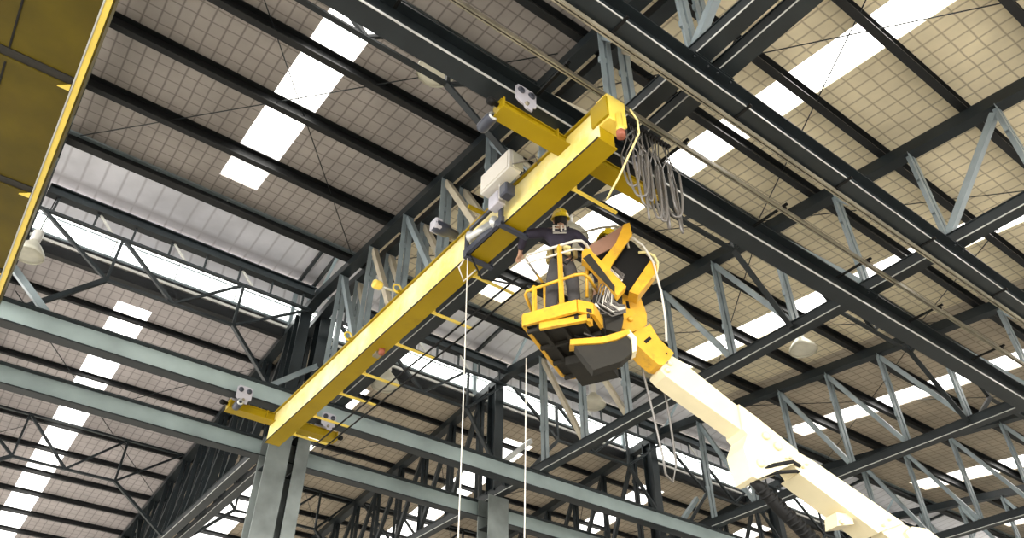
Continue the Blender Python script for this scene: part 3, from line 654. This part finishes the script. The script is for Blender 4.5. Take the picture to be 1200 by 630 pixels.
cplate([(-.361, 7.878), (-.353, 8.034), (-.25, 8.092), (-.225, 8.01), (.16, 7.456), (.042, 7.31), (-.25, 7.78)], .06, .17, M['orange'], 'box_arm')
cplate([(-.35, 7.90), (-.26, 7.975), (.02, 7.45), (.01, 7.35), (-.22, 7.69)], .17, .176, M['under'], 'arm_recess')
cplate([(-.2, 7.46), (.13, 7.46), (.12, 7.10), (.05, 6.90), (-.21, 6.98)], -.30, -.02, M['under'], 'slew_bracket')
cplate([(-.551, 6.766), (-.172, 6.804), (.006, 6.866), (.164, 6.916), (.169, 6.855), (-.002, 6.768), (-.178, 6.719), (-.554, 6.694)], -.12, .03, M['orange'], 'mounting_lip')
cplate([(.164, 6.916), (.245, 6.794), (.227, 6.613), (.175, 6.589), (.182, 6.781), (.108, 6.867)], -.12, .025, M['cream'], 'mounting_end')
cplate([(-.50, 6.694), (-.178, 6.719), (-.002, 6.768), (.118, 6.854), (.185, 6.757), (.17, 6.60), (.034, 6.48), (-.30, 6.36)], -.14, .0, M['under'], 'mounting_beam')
railpart([cn(-.43, 8.49, -.1), cn(-.30, 8.58, -.1), cn(-.046, 8.645, -.08), cn(.149, 8.646, -.05), cn(.25, 8.493, 0), cn(.275, 8.2, .02)], .018, M['rail'], 'grab_rail')
railpart([cn(.40, 8.14, 0), cn(.50, 8.12, .03), cn(.59, 8.06, .03), cn(.625, 7.95, .02), cn(.60, 7.83, 0), cn(.53, 7.72, 0)], .02, M['strap'], 'hose_loop')
railpart([cn(.30, 8.38, .06), cn(.46, 8.21, .06), cn(.565, 7.93, .05), cn(.617, 7.458, .02), cn(.625, 7.1, 0), cn(.61, 6.8, -.05)], .014, M['white'], 'drop_hose')
railpart([cn(-.265, 8.22, .0), cn(-.29, 7.8, -.02), cn(-.309, 7.45, -.05)], .022, M['orange'], 'rail_post')
b = MB()
for k in range(15):
    a = random.uniform(-.10, .10); c = random.uniform(-.06, .06)
    b.tube([cn(-.04+a, 7.82+c, .05), cn(.04+a*1.2, 7.64+c, .12), cn(-.07+a, 7.47-c, .10), cn(-.13+a*1.3, 7.28+c, .08), cn(.02+c, 7.16+a, .06), cn(.15, 7.22+a*.6, .02)], .009, M['cable'] if k % 4 else M['white'], 6)
b.tube([pf(.3, WC-.3, ZF-.12), pf(.6, WC, ZF-.14), cn(-.13, 7.03, .06), cn(.07, 7.12, .02)], .011, M['black'], 6)
b.tube([pf(.35, WC-.2, ZF-.08), pf(.65, WC, ZF-.1), cn(-.18, 7.12, .06), cn(.07, 7.17, .02)], .011, M['cable'], 6)
b.build('wiring', BL)
# rags lying on the toe board
for k, (a, c) in enumerate(((.26, WC-.0), (.34, WC-.02))):
    b = MB(); p = pf(a, c, ZF+.155)
    b.lathe([(.045, 0), (.05, .02), (.03, .07+.02*k), (.015, .11), (0, .115)], M['white'], p, 9, (.3*(-1)**k, .2, 1)); tag(b.build('rag', loc=p), 'crumpled white rag on the platform toe board, ' + ('left' if k == 0 else 'right') + ' one', 'rag', 'rags on the toe board')

# ------------------------------------------------------------------ people
def skinmesh(name, pts, edges, m, parent, Mx, root=0, sub=1, clip=None):
    """pts: [(x,y,z, rx, ry)] local; grown with a Skin modifier, then frozen into one mesh"""
    me = bpy.data.meshes.new(name); me.from_pydata([p[:3] for p in pts], edges, []); me.update()
    o = bpy.data.objects.new(name, me); COL.objects.link(o)
    sm = o.modifiers.new('skin', 'SKIN'); sm.use_smooth_shade = True; sm.branch_smoothing = .4
    for i, p in enumerate(pts):
        sv = me.skin_vertices[0].data[i]; sv.radius = (p[3], p[4]); sv.use_root = (i == root)
    ss = o.modifiers.new('sub', 'SUBSURF'); ss.levels = sub; ss.render_levels = sub
    bpy.context.view_layer.update()
    ev = o.evaluated_get(bpy.context.evaluated_depsgraph_get())
    nm = bpy.data.meshes.new_from_object(ev); o.modifiers.clear(); o.data = nm; bpy.data.meshes.remove(me)
    nm.name = name; nm.materials.clear(); nm.materials.append(m); nm.transform(Mx)
    for p in nm.polygons: p.use_smooth = True
    o.parent = parent; o.matrix_parent_inverse = Matrix.Translation(-parent.location)
    return o

def person(loc, ang, J, label, backprint=False):
    """J: joints in local space, x right, y forward, z up from the soles"""
    P = thing('person', loc, label, 'person', None)
    Mx = Matrix.Translation(loc) @ Matrix.Rotation(ang, 4, 'Z')
    pts = []; ed = []; idx = {}
    def ad(n, p, rx, ry=None, par=None):
        idx[n] = len(pts); pts.append((*p, rx, ry or rx))
        if par: ed.append((idx[par], idx[n]))
    ad('pel', J['pel'], .135, .10)
    ad('sp', J['sp'], .125, .095, 'pel'); ad('ch', J['ch'], .15, .105, 'sp'); ad('nb', J['nb'], .075, .07, 'ch'); ad('nk', J['nk'], .055, .055, 'nb')
    ad('jaw', J['jaw'], .07, .085, 'nk'); ad('hd', J['hd'], .078, .098, 'jaw'); ad('tp', J['tp'], .06, .075, 'hd')
    for s in 'LR':
        ad('sh'+s, J['sh'+s], .065, .065, 'ch'); ad('el'+s, J['el'+s], .045, .045, 'sh'+s); ad('wr'+s, J['wr'+s], .03, .03, 'el'+s)
        e, w = V(J['el'+s]), V(J['wr'+s]); d = (w-e).normalized(); sx = -1 if s == 'L' else 1
        side = d.cross(V((0, 0, 1))).normalized(); up = side.cross(d)
        ad('pm'+s, w+d*.05, .034, .02, 'wr'+s)
        for k, (o_, ln) in enumerate(((-.03, .06), (-.01, .072), (.01, .068), (.03, .052))):
            a = w+d*.095+side*o_; ad(f'f{s}{k}a', a, .0095, .0095, 'pm'+s)
            ad(f'f{s}{k}b', a+d*ln*.5-up*.012, .009, .009, f'f{s}{k}a'); ad(f'f{s}{k}c', a+d*ln*.75-up*.045, .008, .008, f'f{s}{k}b')
        th = w+d*.04-side*.04*sx; ad(f't{s}a', th, .011, .011, 'pm'+s); ad(f't{s}b', th+d*.04-side*.02*sx-up*.02, .0095, .0095, f't{s}a')
        ad('hp'+s, J['hp'+s], .09, .09, 'pel'); ad('kn'+s, J['kn'+s], .062, .062, 'hp'+s); ad('an'+s, J['an'+s], .045, .045, 'kn'+s); ad('to'+s, J['to'+s], .042, .035, 'an'+s)
    skinmesh('body', pts, ed, M['skin'], P, Mx)
    # face
    hd = V(J['hd']); b = MB()
    tilt = Matrix.Translation(hd) @ Matrix.Rotation(math.radians(24), 4, 'X') @ Matrix.Translation(-hd)     # looking up
    for sx in (-.032, .032): b.lathe([(0, -.012), (.012, 0), (0, .012)], M['white'], hd+V((sx, .092, .01)), 8); b.lathe([(0, -.006), (.006, 0), (0, .006)], M['black'], hd+V((sx, .101, .01)), 8)
    b.lathe([(0, .0), (.02, .0), (.012, .03), (.006, .05), (0, .05)], M['skin'], hd+V((0, .10, -.035)), 8); b.box(hd+V((0, .093, -.06)), (.05, .01, .012), M['brown'])
    for sx in (-1, 1): b.lathe([(0, -.035), (.018, -.02), (.022, .015), (0, .035)], M['skin'], hd+V((sx*.083, .0, -.01)), 8)
    o = b.build('face', P); o.data.transform(Mx @ tilt)
    b = MB(); b.lathe([(.070, -.12), (.085, -.09), (.092, -.04), (.096, .0), (.095, .05), (.08, .09), (0, .11)], M['hair'], hd+V((0, -.022, -.005)), 16, None, .92, 1.05); o = b.build('hair', P); o.data.transform(Mx @ tilt)
    # helmet: dome, ridge and brim
    hc = hd+V((0, 0, .045)); b = MB()
    dome = [(.142, -.015), (.14, .0), (.132, .04), (.112, .085), (.075, .118), (.03, .132), (0, .134)]
    b.lathe(dome, M['helmet'], hc, 24, None, .86, 1.02); b.lathe([(.138, -.004), (.152, -.012), (.156, -.018), (.138, -.014)], M['helmet'], hc, 24, None, .88, 1.06)
    b.prism([(-.09, .11), (.09, .11), (.06, .19), (0, .205), (-.06, .19)], hc, (1, 0, 0), (0, 1, 0), (0, 0, 1), -.016, -.006, M['helmet'])
    b.tube([hc+V((0, .138*math.cos(a), .002+.134*math.sin(a))) for a in [math.pi*k/12 for k in range(1, 12)]], .012, M['helmet'], 6)
    o = b.build('helmet', P); o.data.transform(Mx @ tilt)
    # shirt and trousers follow the body
    sp, se = [], []
    names = ['sp', 'ch', 'nb']; base = {}
    def as_(n, p, rx, ry=None, par=None):
        base[n] = len(sp); sp.append((*p, rx, ry or rx))
        if par: se.append((base[par], base[n]))
    as_('lo', V(J['pel'])+V((0, 0, .04)), .16, .125); as_('sp', J['sp'], .155, .12, 'lo'); as_('ch', J['ch'], .175, .13, 'sp'); as_('nb', V(J['nb'])-V((0, 0, .01)), .09, .085, 'ch')
    for s in 'LR':
        as_('sh'+s, J['sh'+s], .088, .088, 'ch'); as_('el'+s, J['el'+s], .066, .066, 'sh'+s); as_('wr'+s, V(J['el'+s]).lerp(V(J['wr'+s]), .88), .05, .05, 'el'+s)
    skinmesh('shirt', sp, se, M['navy'], P, Mx)
    sp, se, base = [], [], {}
    as_('wa', V(J['pel'])+V((0, 0, .09)), .15, .12); as_('pel', V(J['pel'])-V((0, 0, .03)), .155, .125, 'wa')
    for s in 'LR':
        as_('hp'+s, J['hp'+s], .105, .11, 'pel'); as_('kn'+s, J['kn'+s], .085, .088, 'hp'+s); as_('an'+s, V(J['an'+s])+V((0, 0, .03)), .075, .08, 'kn'+s)
    skinmesh('trousers', sp, se, M['trous'], P, Mx)
    for s in 'LR':
        a, t = V(J['an'+s]), V(J['to'+s]); b = MB()
        d = (t-a); d.z = 0; b.tube([a-d*.35+V((0, 0, -.045)), a+V((0, 0, -.035)), a+d*.6+V((0, 0, -.045)), t+V((0, 0, -.01))], [.05, .062, .055, .04], M['black'], 10); b.tube([a+V((0, 0, -.03)), a+V((0, 0, .09))], [.06, .062], M['black'], 10)
        o = b.build('boot', P); o.data.transform(Mx)
    # tool belt
    pe = V(J['pel'])+V((0, 0, .10)); b = MB()
    b.lathe([(.165, -.03), (.172, -.03), (.172, .03), (.165, .03)], M['belt'], pe, 24, None, 1.0, .82)
    for a in (-2.6, -1.9, -1.2, -.5, 2.9):
        q = pe+V((.18*math.cos(a), .15*math.sin(a), -.06)); b.box(q, (.09, .06, .14), M['belt'] if a != -1.2 else M['strap'], a+math.pi/2, .012)
    b.tube([pe+V((.10, -.13, .02)), pe+V((.13, -.17, -.2)), pe+V((.05, -.17, -.32)), pe+V((-.1, -.16, -.2)), pe+V((-.12, -.13, 0))], .012, M['black'], 6)
    o = b.build('tool_belt', P); o.data.transform(Mx)
    if backprint:
        b = MB(); c = V(J['ch'])+V((-.02, -.128, -.03))
        def cell(x0, z0, x1, z1):     # white block printed on the curved back
            b.add([(c.x+x0, c.y-.012-abs(x0)*.05, c.z+z0), (c.x+x1, c.y-.012-abs(x1)*.05, c.z+z0), (c.x+x1, c.y-.006-abs(x1)*.05, c.z+z1), (c.x+x0, c.y-.006-abs(x0)*.05, c.z+z1)], [(0, 1, 2, 3)], M['white'])
        for r in ((-.085, .0, -.06, .12), (-.06, .095, .0, .12), (-.06, .05, -.01, .07), (-.06, .0, .0, .022), (.015, .0, .038, .12), (.038, .098, .085, .12), (.062, .03, .085, .098), (.038, .0, .085, .022), (.038, .05, .055, .07), (-.085, -.03, .085, -.012)): cell(*[1.05*q for q in r])
        o = b.build('back_print', P); o['label'] = 'white print on the back'; o.data.transform(Mx)
    return P
pbase = pf(.25, .46, ZF+.05)
def grow(J, k): return {n: tuple(a*k for a in p) for n, p in J.items()}
person(pbase, math.radians(-38), grow(dict(
    pel=(0, 0, .93), sp=(0, .02, 1.12), ch=(0, .04, 1.32), nb=(0, .05, 1.46), nk=(.005, .07, 1.52), jaw=(.01, .10, 1.575), hd=(.01, .10, 1.64), tp=(.01, .095, 1.70),
    shL=(-.18, .02, 1.39), elL=(-.45, -.03, 1.30), wrL=(-.50, .20, 1.22), shR=(.18, .04, 1.38), elR=(.36, .12, 1.18), wrR=(.52, .30, 1.10),
    hpL=(-.09, 0, .86), knL=(-.13, .04, .47), anL=(-.15, -.01, .09), toL=(-.17, .15, .04), hpR=(.09, 0, .86), knR=(.12, .05, .47), anR=(.13, .0, .09), toR=(.16, .16, .04)), 1.09),
    'worker in yellow helmet and navy shirt standing with back turned in the lift platform', True)
person(pf(1.15, .72, ZF+.05), math.radians(160), grow(dict(
    pel=(0, -.04, .86), sp=(0, .0, 1.04), ch=(0, .06, 1.22), nb=(0, .10, 1.35), nk=(0, .13, 1.41), jaw=(0, .17, 1.455), hd=(0, .17, 1.52), tp=(0, .165, 1.58),
    shL=(-.18, .06, 1.28), elL=(-.26, .2, 1.06), wrL=(-.16, .4, 1.04), shR=(.18, .06, 1.28), elR=(.26, .2, 1.06), wrR=(.16, .4, 1.04),
    hpL=(-.09, -.03, .80), knL=(-.12, .1, .46), anL=(-.12, -.03, .09), toL=(-.13, .13, .04), hpR=(.09, -.03, .80), knR=(.12, .1, .46), anR=(.12, -.03, .09), toR=(.14, .13, .04)), 1.16),
    'second worker stooping behind the platform console, only the yellow helmet showing')

# ------------------------------------------------------------------ world, camera, view
W = bpy.data.worlds.new('overcast'); S.world = W; W.use_nodes = True
bg = W.node_tree.nodes['Background']
bg.inputs['Color'].default_value = (1.0, .985, .95, 1); bg.inputs['Strength'].default_value = 3.6
sun = bpy.data.lights.new('low_daylight', 'SUN'); sun.energy = 1.7; sun.angle = math.radians(25); sun.color = (1, .95, .85)
so = bpy.data.objects.new('low_daylight', sun); COL.objects.link(so)
so.rotation_euler = V((.70, .70, -.16)).to_track_quat('-Z', 'Y').to_euler()

cam = bpy.data.cameras.new('camera'); co = bpy.data.objects.new('camera', cam); COL.objects.link(co)
cam.sensor_width = 36; cam.lens = 36*913.82/1200; cam.clip_start = .05; cam.clip_end = 400
Rm = Matrix(((0.80266305, -0.37626413, -0.46277137), (-0.59642255, -0.50181759, -0.62646568), (0.00348975, 0.77884813, -0.62720285)))
co.matrix_world = Matrix.Translation((0, 0, 1.6)) @ Rm.to_4x4()
S.camera = co
S.view_settings.view_transform = 'Standard'; S.view_settings.look = 'None'; S.view_settings.gamma = 1; S.view_settings.use_curve_mapping = False
S.view_settings.exposure = .6
S.cycles.use_denoising = True
S.cycles.max_bounces = 8; S.cycles.diffuse_bounces = 5; S.cycles.transparent_max_bounces = 12
